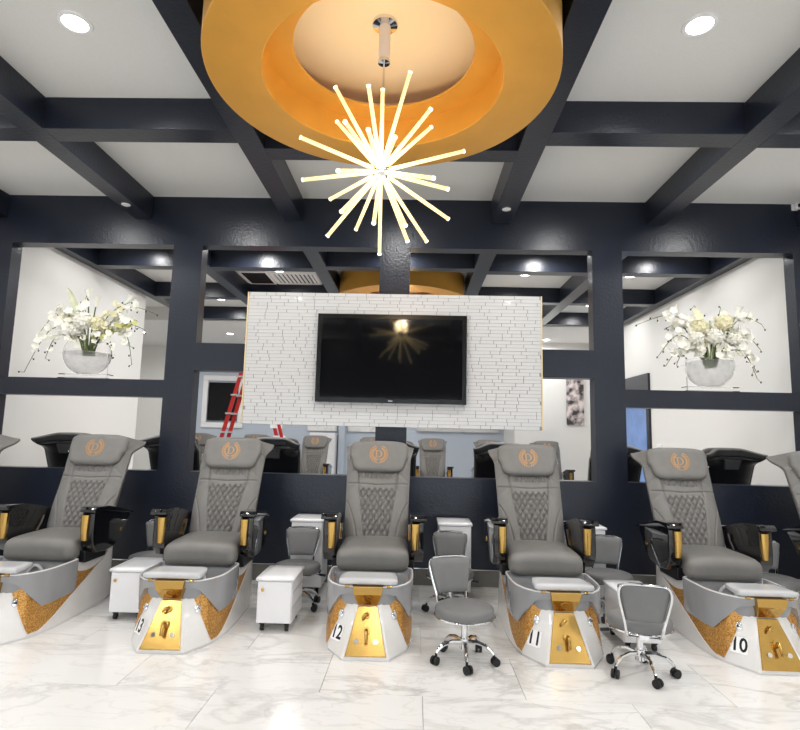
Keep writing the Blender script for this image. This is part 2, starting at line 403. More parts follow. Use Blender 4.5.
# ------------------------------------------------------------------ tiled TV panel
PY = 5.74; k = PY/YW
px0, px1 = -1.806*k, 1.326*k; pz0, pz1 = 1.5+.075*k, 1.5+1.494*k
panel = empty('television_surround', (0, PY, 0)); tag(panel, 'white thin brick tile panel carrying the television on the navy partition', 'wall panel')
MB().box(px0, px1, 0, YW-PY, pz0, pz1).build('backing', 'grout_dark', panel)
for a, b in ((px0-.012, px0), (px1, px1+.012)): MB().box(a, b, -.012, YW-PY, pz0, pz1).build('edge_trim', 'panel_edge', panel)
TVX0, TVX1, TVZ0, TVZ1 = -1.02, .53, 1.82, 2.75
rows = 38; rh = (pz1-pz0)/rows; bricks = []
for r in range(rows):
    x = px0-random.uniform(0, .12)
    while x < px1:
        w = random.choice((.10, .14, .18, .22, .26)); a, b = max(px0+.002, x), min(px1-.002, x+w-.006); x += w
        z0 = pz0+r*rh
        if b-a < .02: continue
        if z0 > TVZ0+.02 and z0+rh < TVZ1-.02 and a > TVX0+.02 and b < TVX1-.02: continue
        bricks.append((a, b, z0+.0015, z0+rh-.0015))
bricks.sort(key=lambda q: -(q[1]-q[0]))
unit = MB().box(-.5, .5, -.006, 0, -.5, .5)
bo = None; stuff = MB()
for i, (a, b, c, d) in enumerate(bricks):
    t = random.uniform(.7, 1.25)
    if i < 300:
        if bo is None: o = bo = unit.build('brick', 'tile_white', panel)
        else: o = bo.copy(); COL.objects.link(o); o.parent = panel
        o.location = ((a+b)/2, 0, (c+d)/2); o.scale = (b-a, t, d-c)
    else: stuff.box(a, b, -.006*t, 0, c, d)
so = stuff.build('small_bricks', 'tile_white', panel); so['kind'] = 'stuff'
# television
def television(x0, x1, z0, z1, y, label, bez=.045):
    root = empty('television', ((x0+x1)/2, y, z0)); tag(root, label, 'television')
    w = (x1-x0)/2; h = z1-z0; m = MB()
    m.box(-w, w, -.05, 0, 0, bez); m.box(-w, w, -.05, 0, h-bez, h); m.box(-w, -w+bez, -.05, 0, bez, h-bez); m.box(w-bez, w, -.05, 0, bez, h-bez)
    m.build('bezel', 'tv_bezel', root)
    MB().box(-w+bez, w-bez, -.04, 0, bez, h-bez).build('screen', 'tv_screen', root)
    MB().box(-.022, .022, -.0515, -.05, bez*.4, bez*.55).build('badge', 'aluminium', root)
    return root
television(-1.02, .53, 1.815, 2.735, PY-.0095, 'large black flat television on the white brick tile panel')

# ------------------------------------------------------------------ pedicure spa chair (faces -Y)
def cr_interp(P, t):
    i = max(0, min(len(P)-2, int(t))); f = t-i
    p0, p1, p2, p3 = P[max(0, i-1)], P[i], P[i+1], P[min(len(P)-1, i+2)]
    return tuple(.5*((2*b)+(-a+c)*f+(2*a-5*b+4*c-d)*f*f+(-a+3*b-3*c+d)*f**3) for a, b, c, d in zip(p0, p1, p2, p3))
# outline of the hull, right half: (x_bottom, y_bottom, x_top, y_top, z_top)
ST = [(.275, -.62, .222, -.58, .37), (.316, -.42, .275, -.42, .385), (.326, -.18, .285, -.18, .40), (.322, .10, .288, .10, .415),
      (.305, .36, .285, .36, .425), (.225, .55, .225, .545, .42), (.0, .60, .0, .585, .42)]
F1 = (.158, -.80, .082, -.64, .315)
def hull(t, u):
    """t in [-2,-1] front facet, [-1,0] chamfer facet, [0,6] flank; u 0 bottom .. 1 top; right side"""
    if t < -1: a, b, f = (0, -.80, 0, -.64, .315), F1, t+2
    elif t < 0: a, b, f = F1, ST[0], t+1
    else: a = b = cr_interp(ST, t); f = 0
    q = [x+(y-x)*f for x, y in zip(a, b)]
    z0 = .018
    bulge = 0
    return Vector((q[0]+(q[2]-q[0])*u+bulge, q[1]+(q[3]-q[1])*u, z0+(q[4]-z0)*u))
def hull_n(t, u):
    e = .02
    a = hull(min(5.99, t+e), u)-hull(t-e, u) if t not in (-1,) else hull(t+e, u)-hull(t, u)
    b = hull(t, min(1, u+e))-hull(t, max(0, u-e)); n = a.cross(b)
    n.normalize()
    return n if n.dot(Vector((n.x, -1 if t < 0 else 0, 0))) >= 0 else -n
def hull_patch(tu_rows, off):
    """rows of (t,u) points -> grid lifted by off with a skirt"""
    rows = [[tuple(hull(t, u)+hull_n(t, u)*off) for t, u in r] for r in tu_rows]
    low = [[tuple(hull(t, u)-hull_n(t, u)*.002) for t, u in r] for r in tu_rows]
    m = MB(); m.loft(rows, closed=False)
    per = lambda R: R[0]+[r[-1] for r in R[1:]]+R[-1][-2::-1]+[r[0] for r in R[-2:0:-1]]
    m.loft([per(rows), per(low)], closed=True)
    return m
def mirror(m):
    o = MB(); o.v = [(-x, y, z) for x, y, z in m.v]; o.f = [tuple(reversed(f)) for f in m.f]; o.m = list(m.m); return o
def on_hull(t, u, off=0):
    return hull(t, u)+hull_n(t, u)*off, hull_n(t, u)
def frame_at(p, n, up=Vector((0, 0, 1))):
    x = up.cross(n).normalized(); y = n.cross(x)
    return Matrix(((x.x, y.x, n.x, p.x), (x.y, y.y, n.y, p.y), (x.z, y.z, n.z, p.z), (0, 0, 0, 1)))
def xf(mb, M):
    mb.v = [tuple(M @ Vector(p)) for p in mb.v]; return mb

REC = math.radians(21); BL = .962
def back_pt(x, s, d):
    """x across, s along the backrest, d out of its face"""
    return (x, .33+s*math.sin(REC)-d*math.cos(REC), .53+s*math.cos(REC)+d*math.sin(REC))
HW = [(0, .262), (.1, .278), (.5, .288), (.8, .298), (.9, .306), (1, .318)]
def wing(u, v): return sstep(.80, 1, v)*sstep(.35, 1, abs(u))
def back_depth(u, v):
    au = abs(u); x = u*lerp_tab(HW, v); s = v*BL
    d = .05*(1-au**6)*(1-max(0, (v-.93)/.07)**3*.7)
    d += .022*math.exp(-((v-.25)/.22)**2)
    uc = .345+.45*min(v, .56)
    inb = sstep(uc+.03, uc-.03, au) if False else 1-sstep(uc-.03, uc+.03, au)
    q1 = inb*sstep(.03, .06, v)*(1-sstep(.50, .52, v)); q2 = inb*sstep(.60, .615, v)*(1-sstep(.72, .74, v))
    a, b = x/.052, s/.088
    d1 = abs(((a+b) % 1)*2-1); d2 = abs(((a-b) % 1)*2-1)
    puff = (1-d1**3.5)*(1-d2**3.5)
    d += q1*(.028*puff-.020)+q2*(.014*puff-.012)
    if v < .80: d -= .014*math.exp(-((au-uc)/.025)**2)
    if au < .95: d -= .010*math.exp(-((v-.545-.02*au)/.007)**2)
    if v < .4:
        ua = .97-.22*sstep(.0, .38, .38-v)*0-.0; arc = .62+.36*(v/.4)**2
        d -= .011*math.exp(-((au-arc)/.018)**2)
    # soft creases in the bolsters
    if au > uc: d -= .004*max(0, math.sin(v*38+au*9+(2 if u > 0 else 0)))**4*sstep(.35, .6, v)*(1-sstep(.72, .8, v))
    return d-.16*wing(u, v)
def build_backrest(root):
    nu, nv = 130, 170; fr = []; bk = []
    for j in range(nv+1):
        v = j/nv; r1 = []; r2 = []
        for i in range(nu+1):
            u = math.sin((-1+2*i/nu)*PI/2*.92)/math.sin(PI/2*.92); w = wing(u, v)
            x = u*lerp_tab(HW, v)+math.copysign(.012*w, u)
            r1.append(back_pt(x, v*BL, back_depth(u, v)))
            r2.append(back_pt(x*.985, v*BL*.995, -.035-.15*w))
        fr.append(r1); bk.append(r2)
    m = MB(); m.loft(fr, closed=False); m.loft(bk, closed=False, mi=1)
    per = lambda R: R[0]+[r[-1] for r in R[1:]]+R[-1][-2::-1]+[r[0] for r in R[-2:0:-1]]
    m.loft([per(fr), per(bk)], closed=True)
    return merge(m.build('backrest', ['leather', 'dark_grey'], root))  # rear face darker grey: shade on the leather put into its colour
def emblem(parent, s0, d0):
    m = MB(); T = .002
    def put(poly, mb=m):
        poly = [(x*1.15, z*1.15) for x, z in poly]
        mb.loft([[back_pt(x, s0+z, d0+T) for x, z in poly], [back_pt(x, s0+z, d0-.002) for x, z in poly]], True, True, False)
    # letter D with serifs: stem, serifs and bowl
    put([(-.024, -.030), (-.014, -.030), (-.014, .030), (-.024, .030)])
    put([(-.031, .026), (-.006, .026), (-.006, .031), (-.031, .031)]); put([(-.031, -.031), (-.006, -.031), (-.006, -.026), (-.031, -.026)])
    out = [(-.006+.034*math.cos(a), .031*math.sin(a)) for a in [PI/2-PI*k/14 for k in range(15)]]
    inn = [(-.006+.022*math.cos(a), .026*math.sin(a)) for a in [PI/2-PI*k/14 for k in range(15)]]
    for k in range(14): put([out[k], out[k+1], inn[k+1], inn[k]])
    m.build('letter', 'emblem', parent)
    m2 = MB()
    for sg in (-1, 1):
        for k in range(11):
            a = -PI/2+sg*(.30+k*.235); R = .060
            for rr, tilt in ((R-.009, .55), (R+.009, -.55)):
                cx, cz = rr*math.cos(a), rr*math.sin(a)*1.02; ta = a+sg*(PI/2-tilt*1.5); L, Wd = .014, .0055
                dx, dz = math.cos(ta), math.sin(ta)
                put([(cx-dx*L, cz-dz*L), (cx+dz*Wd, cz-dx*Wd), (cx+dx*L, cz+dz*L), (cx-dz*Wd, cz+dx*Wd)], m2)
    for k in range(6):   # small scroll under the wreath
        x = -.034+k*.0136; put([(x-.005, -.078+abs(x)*.25), (x, -.082+abs(x)*.25), (x+.005, -.078+abs(x)*.25), (x, -.073+abs(x)*.25)], m2)
    m2.build('wreath', 'emblem', parent)
def make_chair():
    root = empty('pedicure_chair')
    # hull
    ts = [-2, -1.5, -1, -.5, 0]+[k*.25 for k in range(1, 25)]
    us = [0, .25, .5, .75, 1]
    m = MB()
    for sg in (1, -1):
        rows = [[hull(t, u) for t in ts] for u in us]
        rows = [[(sg*p.x, p.y, p.z) for p in r] for r in rows]
        m.loft(rows, closed=False)
        # toe strip that sits on the floor, slightly proud
        m.loft([[(sg*(hull(t, 0).x*.985), hull(t, 0).y*.99, 0) for t in ts], [(sg*(hull(t, 0).x), hull(t, 0).y, .018) for t in ts]], closed=False)
        # rear deck
    deck = [hull(t, 1) for t in ts if t >= 3]
    m.add([(p.x, p.y, p.z) for p in deck]+[(-p.x, p.y, p.z) for p in reversed(deck)], [tuple(range(2*len(deck)))])
    base = m.build('base', 'pearl', root, True, auto=.35)
    bmx = bmesh.new(); bmx.from_mesh(base.data); bmesh.ops.remove_doubles(bmx, verts=bmx.verts, dist=1e-4); bmx.to_mesh(base.data); bmx.free()
    # glitter V panels on both flanks
    rows = []
    nT = 40
    cols = []
    for i in range(nT+1):
        t = -.62+(3.95+.62)*i/nT
        if t < .02: lo = .03+(.97)*((.02-t)/.64)**1.0 if t < .02 else .03
        elif t < .55: lo = .03
        else: lo = .03+.93*((t-.55)/3.4)
        hi = 1.0 if t < 1.9 else 1.0-.02*((t-1.9)/2.05)-.22*math.sin(PI*min(1, (t-1.9)/2.05))**.8
        lo = min(lo, hi-.005)
        cols.append([(t, lo+(hi-lo)*k/5) for k in range(6)])
    gm = hull_patch(cols, .005)
    gm.build('side_panel', 'glitter', base, True, auto=.6); mirror(gm).build('side_panel', 'glitter', base, True, auto=.6)
    # bright trim following the V
    for sg in (1, -1):
        pts = []
        for c in cols[2:]:
            p, n_ = on_hull(c[0][0], c[0][1], .005); pts.append((sg*p.x, p.y, p.z))
        MB().tube(pts, .0035, 5).build('trim_line', 'pearl', base, True)
    # gold front plate
    def fp(x, u, off):
        p = hull(-2, u); n_ = Vector((0, -.295, .14)).normalized(); n_ = Vector((0, -.90, .43))
        return (x, p.y+n_.y*off, p.z+n_.z*off)
    g = MB()
    o_ = [(-.138, .03), (.138, .03), (.068, .97), (-.068, .97)]
    g.loft([[fp(x, u, -.002) for x, u in o_], [fp(x, u, .008) for x, u in o_], [fp(x*.96, u+(.012 if u < .5 else -.012), .011) for x, u in o_]], True, False, True)
    plate = g.build('front_plate', 'gold', base)
    # tap spout, lever and two knobs on the plate
    P = lambda x, u, off: Vector(fp(x, u, off))
    q = MB(); q.tube([P(0, .79, .008), P(0, .79, .022)], .022, 16); q.tube([P(.0, .80, .02), P(-.01, .79, .04), P(-.024, .75, .045), P(-.03, .72, .035)], [.012, .011, .010, .009], 10)
    q.build('spout', 'gold', plate, True)
    q = MB(); q.tube([P(0, .50, .008), P(0, .50, .03)], .026, 16); q.tube([P(0, .50, .028), P(0, .46, .05), P(0, .36, .05), P(0, .27, .045)], [.013, .012, .011, .012], 10)
    q.build('lever', 'gold', plate, True)
    for x in (-.065, .065):
        q = MB(); q.tube([P(x, .30, .008), P(x, .30, .02)], .015, 14); q.build('knob', 'chrome', plate, True)
    # oval jets on the chamfer facets
    for sg in (1, -1):
        p, n_ = on_hull(-.42, .70, .0); p = Vector((sg*p.x, p.y, p.z)); n_ = Vector((sg*n_.x, n_.y, n_.z)); M_ = frame_at(p, n_)
        j = MB()
        prof = [(.0, .014), (.018, .015), (.026, .010), (.028, .0)]
        j.loft([[(r*.78*math.cos(a), r*1.2*math.sin(a), z) for a in [2*PI*k/20 for k in range(20)]] for r, z in prof], True)
        xf(j, M_).build('jet_button', 'chrome', base, True)
    # basin
    OUT = [(0, -.69), (.14, -.69), (.20, -.67), (.262, -.60), (.302, -.51), (.318, -.42), (.322, -.30), (.322, -.16), (.316, -.12), (.28, -.10), (0, -.10)]
    full = OUT+[(-x, y) for x, y in OUT[-2:0:-1]]
    def low(y): return lerp_tab([(-.69, .40), (-.66, .375), (-.60, .29), (-.51, .195), (-.1, .205)], y)
    cy = -.4
    def ring(sc, z=None, inset=0, zf=None):
        r = []
        for x, y in full:
            L = math.hypot(x, y-cy); kk = (L-inset)/L
            r.append((x*kk*sc, cy+(y-cy)*kk*sc, z if zf is None else zf(y)))
        return r
    b = MB(); b.loft([ring(.95, zf=lambda y: low(y), inset=.03), ring(.975, zf=lambda y: low(y)), ring(.985, zf=lambda y: low(y)+.02), ring(1.0, .425), ring(1.0, .44), ring(1, .446, .006), ring(1, .446, .022), ring(1, .44, .028), ring(.97, .36, .035), ring(.90, .27, .05), ring(.55, .245, .05)], True, True, True)
    basin = b.build('basin', 'basin', root, True, auto=.6)
    rp_ = ring(1.0, .446, .008); MB().tube(rp_+[rp_[0]], .0055, 6, False).build('rim', 'pearl', basin, True)
    MB().lathe([(.055, 0), (.05, .012), (.03, .016), (0, .016)], 20, (0, -.2, .262)).build('jet_cover', 'chrome', basin, True)
    q = MB(); q.tube([(.07*math.cos(PI*k/10), -.17, .29+.11*math.sin(PI*k/10)) for k in range(11)], .012, 8); q.build('water_jet', 'frost', basin, True)
    # footrest with gold bracket
    fr = merge(rbox(.205, .115, .022, .02, 8, (0, -.585, .480), warp=lambda p: (p.x*(1-.10*(p.y > 0)*p.y/.115), p.y, p.z)).build('footrest', 'frost', root))
    w = MB(); w.loft([[(-.105, -.725, .456), (.105, -.725, .456), (.105, -.60, .456), (-.105, -.60, .456)], [(-.095, -.718, .40), (.095, -.718, .40), (.10, -.60, .40), (-.10, -.60, .40)], [(-.068, -.66, .318), (.068, -.66, .318), (.085, -.58, .33), (-.085, -.58, .33)]], True, True, True)
    br = w.build('footrest_bracket', 'gold', root, bevel=.003)
    w = MB()
    for k in range(12):
        a = 2*PI*k/12; pass
    w.loft([[(.03*s_*math.cos(a), -.7085-.0+.0*s_, .366+.026*s_*math.sin(a)) for a in [.6+4.6*k/16 for k in range(17)]] for s_ in (1, .78)], closed=False)
    for v_i, v_ in enumerate(w.v): w.v[v_i] = (v_[0], -.718+.055*(0.40-v_[2])/.082-.003, v_[2])
    w.build('bracket_mark', 'gold_soft', br)
    for sg in (1, -1):
        MB().tube([(sg*.13, -.69, .452), (sg*.16, -.69, .452)], .009, 8).build('hinge_pin', 'gold', fr, True)
        MB().tube([(sg*.11, -.66, .452), (sg*.085, -.64, .37)], .006, 6).build('strut', 'gold', fr, True)
    # seat platform and seat
    sp = rbox(.275, .26, .035, .02, 4, (0, .15, .425)).build('seat_platform', 'black_shell', root); merge(sp)
    def swarp(p):
        x, y, z = p
        t = max(0, -(y+.02)/.26)
        z2 = z+.018*(1-(x/.3)**2)*(z > 0)-.02*t*t*(z > 0)
        return (x*(1+.03*t), y, z2)
    seat = merge(rbox(.282, .275, .088, .06, 14, (0, .085, .515), warp=swarp).build('seat', 'leather', root))
    # welt line around the seat front
    # backrest, headrest, shell
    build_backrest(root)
    def hwarp(p):
        x, y, z = p
        return (x*(1-.10*sstep(.02, -.13, z)), y, z)
    hr = rbox(.272, .036, .150, .036, 16, warp=hwarp)
    # rounder lower corners
    vs = []
    for x, y, z in hr.v:
        ax = abs(x)
        cut = max(0, (ax-.13)/.14)
        z2 = z+(.075*cut**2.4 if z < 0 else -.02*cut**2.5)*min(1, abs(z)/.1)
        p = back_pt(x, .790+z2, .073-.030*(ax/.272)**2-y*1.0)
        vs.append(p)
    hr.v = vs
    hro = merge(hr.build('headrest', 'leather', root))
    emblem(hro, .802, .1085)
    for sg in (1, -1):
        merge(rbox(.008, .008, .008, .008, 4, back_pt(sg*.276, .775, .045)).build('headrest_stud', 'chrome', hro))
    sh = MB(); fr_ = []; bk_ = []
    for j in range(25):
        v = j/24*.93
        r1 = []; r2 = []
        for i in range(21):
            u = math.sin((-1+2*i/20)*PI/2*.95)/math.sin(PI/2*.95); x = u*(lerp_tab(HW, v)*1.0-.012)
            wg = .16*wing(u, v)
            r1.append(back_pt(x, v*BL+.0, -.02-.02*sstep(.8, .93, v)-wg))
            r2.append(back_pt(x*.94, v*BL, -.045-.055*(1-abs(u)**4)*(1-.3*v)-.015*sstep(.8, .93, v)-wg))
        fr_.append(r1); bk_.append(r2)
    sh.loft(fr_, closed=False); sh.loft(bk_, closed=False)
    per = lambda R: R[0]+[r[-1] for r in R[1:]]+R[-1][-2::-1]+[r[0] for r in R[-2:0:-1]]
    sh.loft([per(fr_), per(bk_)], closed=True)
    shell = merge(sh.build('back_shell', 'black_shell', root))
    pt = MB(); pq = [(-.075, .76), (.075, .76), (.09, .87), (-.09, .87)][::-1]
    pt.loft([[back_pt(x, s, -.075) for x, s in pq], [back_pt(x, s, -.118) for x, s in pq]], True, True, True)
    pt.build('service_cover', 'dark_grey', shell, bevel=.004)
    # wrapped top band behind the headrest: its shade is in the backrest's rear colour
    # recline hinge brackets
    for sg in (1, -1):
        h = MB(); h.loft([[(sg*.286, y-.012, z), (sg*.297, y-.012, z), (sg*.297, y+.012, z-.005), (sg*.286, y+.012, z-.005)] for y, z in ((.23, .60), (.28, .66), (.31, .72))], True, True, True)
        h.build('hinge_bracket', 'chrome', root)
    # armrests
    for sg in (1, -1):
        body = [(-.095, .545), (-.105, .61), (-.105, .80), (-.08, .825), (.1, .81), (.30, .775), (.47, .735), (.485, .72), (.41, .63), (.34, .53), (.25, .485), (.10, .47), (-.03, .48)]
        a = MB(); a.prism(body, 0, sg*.300, sg*.405)
        arm = a.build('armrest', 'black_gloss', root, True, bevel=.016, seg=3, auto=.9)
        pad = [(-.135, .812), (-.135, .834), (-.11, .854), (.08, .845), (.24, .81), (.34, .785), (.50, .745), (.505, .732), (.34, .755), (.18, .785), (.0, .812)]
        a = MB(); a.prism(pad, 0, sg*.296, sg*.424)
        a.build('arm_pad', 'black_gloss', arm, True, bevel=.009, seg=2, auto=.9)
        gp = MB(); rings = []
        for z, w_, yy in ((.580, .024, -.100), (.588, .026, -.116), (.69, .030, -.121), (.79, .033, -.121), (.798, .031, -.10)):
            rings.append([(sg*.336+w_*math.sin(b_), yy-(.014*math.cos(b_)), z) for b_ in [-PI/2+PI*k/8 for k in range(9)]]+[(sg*.336+w_, -.08, z), (sg*.336-w_, -.08, z)])
        gp.loft(rings, True, True, True)
        gp.build('gold_plate', 'gold', arm, True, auto=.6)
        c = MB(); c.loft([[(sg*xx, .33+r*math.cos(t_), .615+r*math.sin(t_)) for t_ in [2*PI*k/16 for k in range(16)]] for xx, r in ((.40, .02), (.408, .02), (.411, .013), (.409, .010))], True, False, True)
        c.build('arm_button', 'gold', arm, True)
        # pivot plate that carries the arm below the seat
        pv = MB(); pv.prism([(-.05, .40), (.25, .40), (.27, .50), (-.07, .50)], 0, sg*.24, sg*.33); pv.build('arm_support', 'black_shell', arm, bevel=.008)
    return root
CHAIR = make_chair()
def sticker(chair_base, txt):
    p, n_ = on_hull(-.42, .36, .003); p = Vector((-p.x, p.y, p.z)); n_ = Vector((-n_.x, n_.y, n_.z))
    M_ = frame_at(p, n_)
    s = MB().box(-.052, .052, -.052, .052, -.002, .001); s = xf(s, M_).build('number_sticker', 'sticker', chair_base)
    t = text_mb(txt, .122, bold=.003)
    t.v = [(x*.85, y, .0016) for x, y, z in t.v]
    xf(t, M_); t.build('number', 'ink', chair_base)
CY = 4.70
G1 = 'grey pedicure chairs in the front row'
front = [(-4.27, 0, None, 'grey pedicure chair at the row end beyond the chair under the globe vase'),
         (-2.99, 0, None, 'grey quilted pedicure chair with gold trim standing under the globe vase'),
         (-1.69, .02, '13', 'grey quilted pedicure chair between the two low white trolleys'),
         (-.308, .02, '12', 'grey quilted pedicure chair with sticker 12 below the television'),
         (1.06, 0, '11', 'grey quilted pedicure chair with sticker 11 between the two chrome stools'),
         (2.44, 0, '10', 'grey quilted pedicure chair with sticker 10 under the bowl of flowers'),
         (3.74, 0, None, 'grey pedicure chair at the row end beyond chair 10')]
chairs = []
for i, (x, rz, num, lab) in enumerate(front):
    c = copy_tree(CHAIR); c.location = (x, CY, 0); c.rotation_euler = (0, 0, rz)
    tag(c, lab, 'pedicure chair', G1); chairs.append((c, num))
G2 = 'pedicure chairs backing onto the partition from the next room'
for x, lab in ((-3.98, 'black back of a pedicure chair against the white side wall beneath the globe vase'), (-2.76, 'black back of a pedicure chair half hidden by the navy column near the globe vase'), (-1.59, 'black back of a pedicure chair in the next room below the red stepladder'),
          (-.26, 'black back of a pedicure chair in the next room straight below the television'), (.99, 'black back of a pedicure chair in the next room near the far poster'), (2.29, 'black back of a pedicure chair half hidden by the navy column near chair 10'), (3.53, 'black back of a pedicure chair in the next room under the flower bowl')):
    c = copy_tree(CHAIR); c.location = (x, 7.06, 0); c.rotation_euler = (0, 0, PI)
    tag(c, lab, 'pedicure chair', G2)
G3 = 'small far pedicure chairs facing the partition'
for x in (-4.86, -3.55, -2.2, -.9, .43, 1.69, 2.96):
    c = copy_tree(CHAIR); c.location = (x, 12.0, 0); c.rotation_euler = (0, 0, 0)
    tag(c, 'far grey pedicure chair facing the partition from the end of the next room', 'pedicure chair', G3)
for o in [CHAIR]+list(CHAIR.children_recursive): bpy.data.objects.remove(o)
for c, num in chairs:
    if num:
        b = [k for k in c.children if k.name.startswith('base')][0]; sticker(b, num)

# ------------------------------------------------------------------ stools
def make_stool():
    root = empty('stool')
    seat = MB().lathe([(0, .368), (.165, .366), (.192, .356), (.2, .340), (.2, .305), (.185, .292), (0, .292)], 36).build('seat', 'stool_leather', root, True, auto=1.2)
    MB().tube([(.199*math.cos(2*PI*k/36), .199*math.sin(2*PI*k/36), .298) for k in range(37)], .008, 8, False).build('seat_ring', 'chrome', seat, True)
    # back frame: bent chrome tube behind the seat (back is at +Y)
    pts = [(-.085, .13, .283), (-.10, .20, .29), (-.112, .235, .37), (-.142, .268, .50), (-.15, .282, .56), (-.14, .288, .60), (-.105, .290, .618), (0, .296, .622)]
    pts = pts+[(-x, y, z) for x, y, z in reversed(pts[:-1])]
    sm = []
    for k in range((len(pts)-1)*4+1): sm.append(cr_interp(pts, k/4 if k < (len(pts)-1)*4 else len(pts)-1-1e-6))
    MB().tube(sm, .0095, 8).build('back_frame', 'chrome', root, True)
    def bw(p):
        x, y, z = p; return (x*(1+.16*(z/.10)), y+.022*(z/.1)+.02*(1-(x/.15)**2), z)
    merge(rbox(.136, .022, .114, .02, 10, (0, .236, .500), warp=bw).build('back_pad', 'stool_leather', root))
    MB().box(-.03, .03, .155, .205, .272, .300).build('back_clamp', 'chrome', root, bevel=.004)
    MB().box(-.09, .09, -.09, .16, .272, .290).build('mechanism', 'dark_grey', root, bevel=.004)
    MB().tube([(.08, .02, .275), (.20, .03, .262)], .005, 6).tube([(.19, .03, .263), (.245, .033, .256)], .011, 8).build('height_lever', 'rubber', root, True)
    MB().tube([(0, 0, .13), (0, 0, .275)], .021, 14).build('gas_lift', 'chrome', root, True)
    MB().tube([(0, 0, .085), (0, 0, .15)], .032, 16).build('base_hub', 'chrome', root, True)
    for k in range(5):
        a = -PI/2-.32+2*PI*k/5; c, s = math.cos(a), math.sin(a)
        path = [(.02, .125), (.09, .133), (.15, .118), (.185, .09), (.2, .07)]
        leg = MB().tube([(r*c, r*s, z) for r, z in path], [.017, .014, .013, .012, .010], 8).build('leg', 'chrome', root, True)
        w = MB(); da = a+.6
        dx, dy = math.cos(da), math.sin(da); cx, cy = .2*c+.012*dx, .2*s+.012*dy
        for sg in (-1, 1):
            t = Vector((-dy, dx, 0))*sg
            w.tube([(cx+t.x*.006, cy+t.y*.006, .027), (cx+t.x*.022, cy+t.y*.022, .027)], .027, 14)
        w.tube([(.2*c, .2*s, .027), (.2*c, .2*s, .07)], .009, 8)
        w.build('caster', 'rubber', leg, True)
    return root
ST_ = make_stool()
stools = [(.368, 3.96, .32, 'front grey chrome stool with its round seat towards the open floor near chair 11'),
          (1.50, 3.86, PI-.24, 'grey chrome stool turned with its back to the room beside chair 10'),
          (-.99, 5.02, .05, 'grey stool between a low white trolley and a tall one near chair 12'),
          (.34, 5.0, -.05, 'grey stool tucked behind the front stool near the partition'),
          (1.70, 5.02, -.2, 'grey stool half hidden by an armrest in front of the broad navy column'),
          (3.10, 5.02, -.2, 'grey stool half hidden by an armrest under the flower bowl'),
          (-2.36, 5.2, .15, 'grey stool half hidden by the armrest between the globe vase chairs')]
for i, (x, y, rz, lab) in enumerate(stools):
    o = ST_ if i == 0 else copy_tree(ST_)
    o.location = (x, y, 0); o.rotation_euler = (0, 0, rz); tag(o, lab, 'stool', 'grey wheeled pedicure stools')

# ------------------------------------------------------------------ trolleys
def make_trolley(w, d, h):
    root = empty('trolley')
    z0 = .062
    MB().box(-w, w, -d+.014, d, z0, h-.022).build('body', 'trolley', root, bevel=.003, seg=1)
    merge(rbox(w+.012, d+.008, .012, .006, 4, (0, 0, h-.011)).build('top', 'trolley', root))
    dr = MB().box(-w+.006, w-.006, -d, -d+.014, z0+.006, h-.028).build('door', 'trolley', root, bevel=.002, seg=1)
    MB().tube([(-w+.045, -d, h-.085), (-w+.045, -d-.010, h-.085), (-w+.045, -d-.018, h-.085)], [.006, .006, .013], 12).build('knob', 'gold', dr, True)
    for k in range(2):
        zz = z0+(h-z0)*(.33+.33*k)
        MB().box(w, w+.003, -d+.03, d-.02, zz-.004, zz+.004).build('side_rail', 'aluminium', root)
    for sx in (-1, 1):
        for sy in (-1, 1):
            c = MB(); x, y = sx*(w-.04), sy*(d-.05)
            c.tube([(x-.012, y, .024), (x+.012, y, .024)], .024, 14); c.box(x-.018, x+.018, y-.016, y+.016, .046, z0)
            c.build('caster', 'rubber', root, True)
    return root
T1 = make_trolley(.134, .205, .395); T2 = make_trolley(.15, .19, .68)
for i, (x, y, lab) in enumerate(((-1.03, 4.58, 'low white trolley with gold knob between chair 12 and its neighbour'), (-2.24, 4.72, 'low white trolley with gold knob beside the globe vase chair'), (1.665, 4.42, 'low white trolley hidden behind the stool beside chair 10'))):
    o = T1 if i == 0 else copy_tree(T1)
    o.location = (x, y, 0); tag(o, lab, 'trolley', 'white wheeled trolleys'); o.rotation_euler = (0, 0, (.0, .03, 0)[i])
for i, (x, lab) in enumerate(((-.99, 'tall white trolley at the partition behind a stool and low trolley'), (.41, 'tall white trolley at the partition behind the two nested stools'), (1.66, 'tall white trolley almost hidden by an armrest in front of the broad navy column'), (3.14, 'tall white trolley almost hidden by an armrest under the flower bowl'))):
    o = T2 if i == 0 else copy_tree(T2)
    o.location = (x, 5.58, 0); tag(o, lab, 'trolley', 'white wheeled trolleys')

# ------------------------------------------------------------------ flower vases on the side rails
def petal_mesh(n=5, R=.03, cup=.35):
    m = MB()
    for k in range(n):
        a = 2*PI*k/n; c, s = math.cos(a), math.sin(a)
        P = []
        for rr, ww, zz in ((.08, .10, 0), (.45, .42, .10*cup), (.8, .42, .35*cup), (1.0, .12, .55*cup)):
            for sg in (-1, 1):
                x, y = rr*R, sg*ww*R; P.append((x*c-y*s, x*s+y*c, zz*R+(.06*R if sg > 0 else 0)))
        m.add(P, [(0, 1, 3, 2), (2, 3, 5, 4), (4, 5, 7, 6)])
    m.lathe([(.12*R, -.01*R), (.14*R, .12*R), (.0, .22*R)], 6)
    return m
def place(mb, p, n, s=1, spin=0):
    n = Vector(n).normalized(); M_ = frame_at(Vector(p), n, Vector((.1, .2, 1)) if abs(n.z) < .9 else Vector((0, 1, 0)))
    out = MB(); out.f = list(mb.f); out.m = list(mb.m)
    R_ = M_ @ Matrix.Rotation(spin, 4, 'Z') @ Matrix.Scale(s, 4)
    out.v = [tuple(R_ @ Vector(v)) for v in mb.v]; return out
BLOS = {}
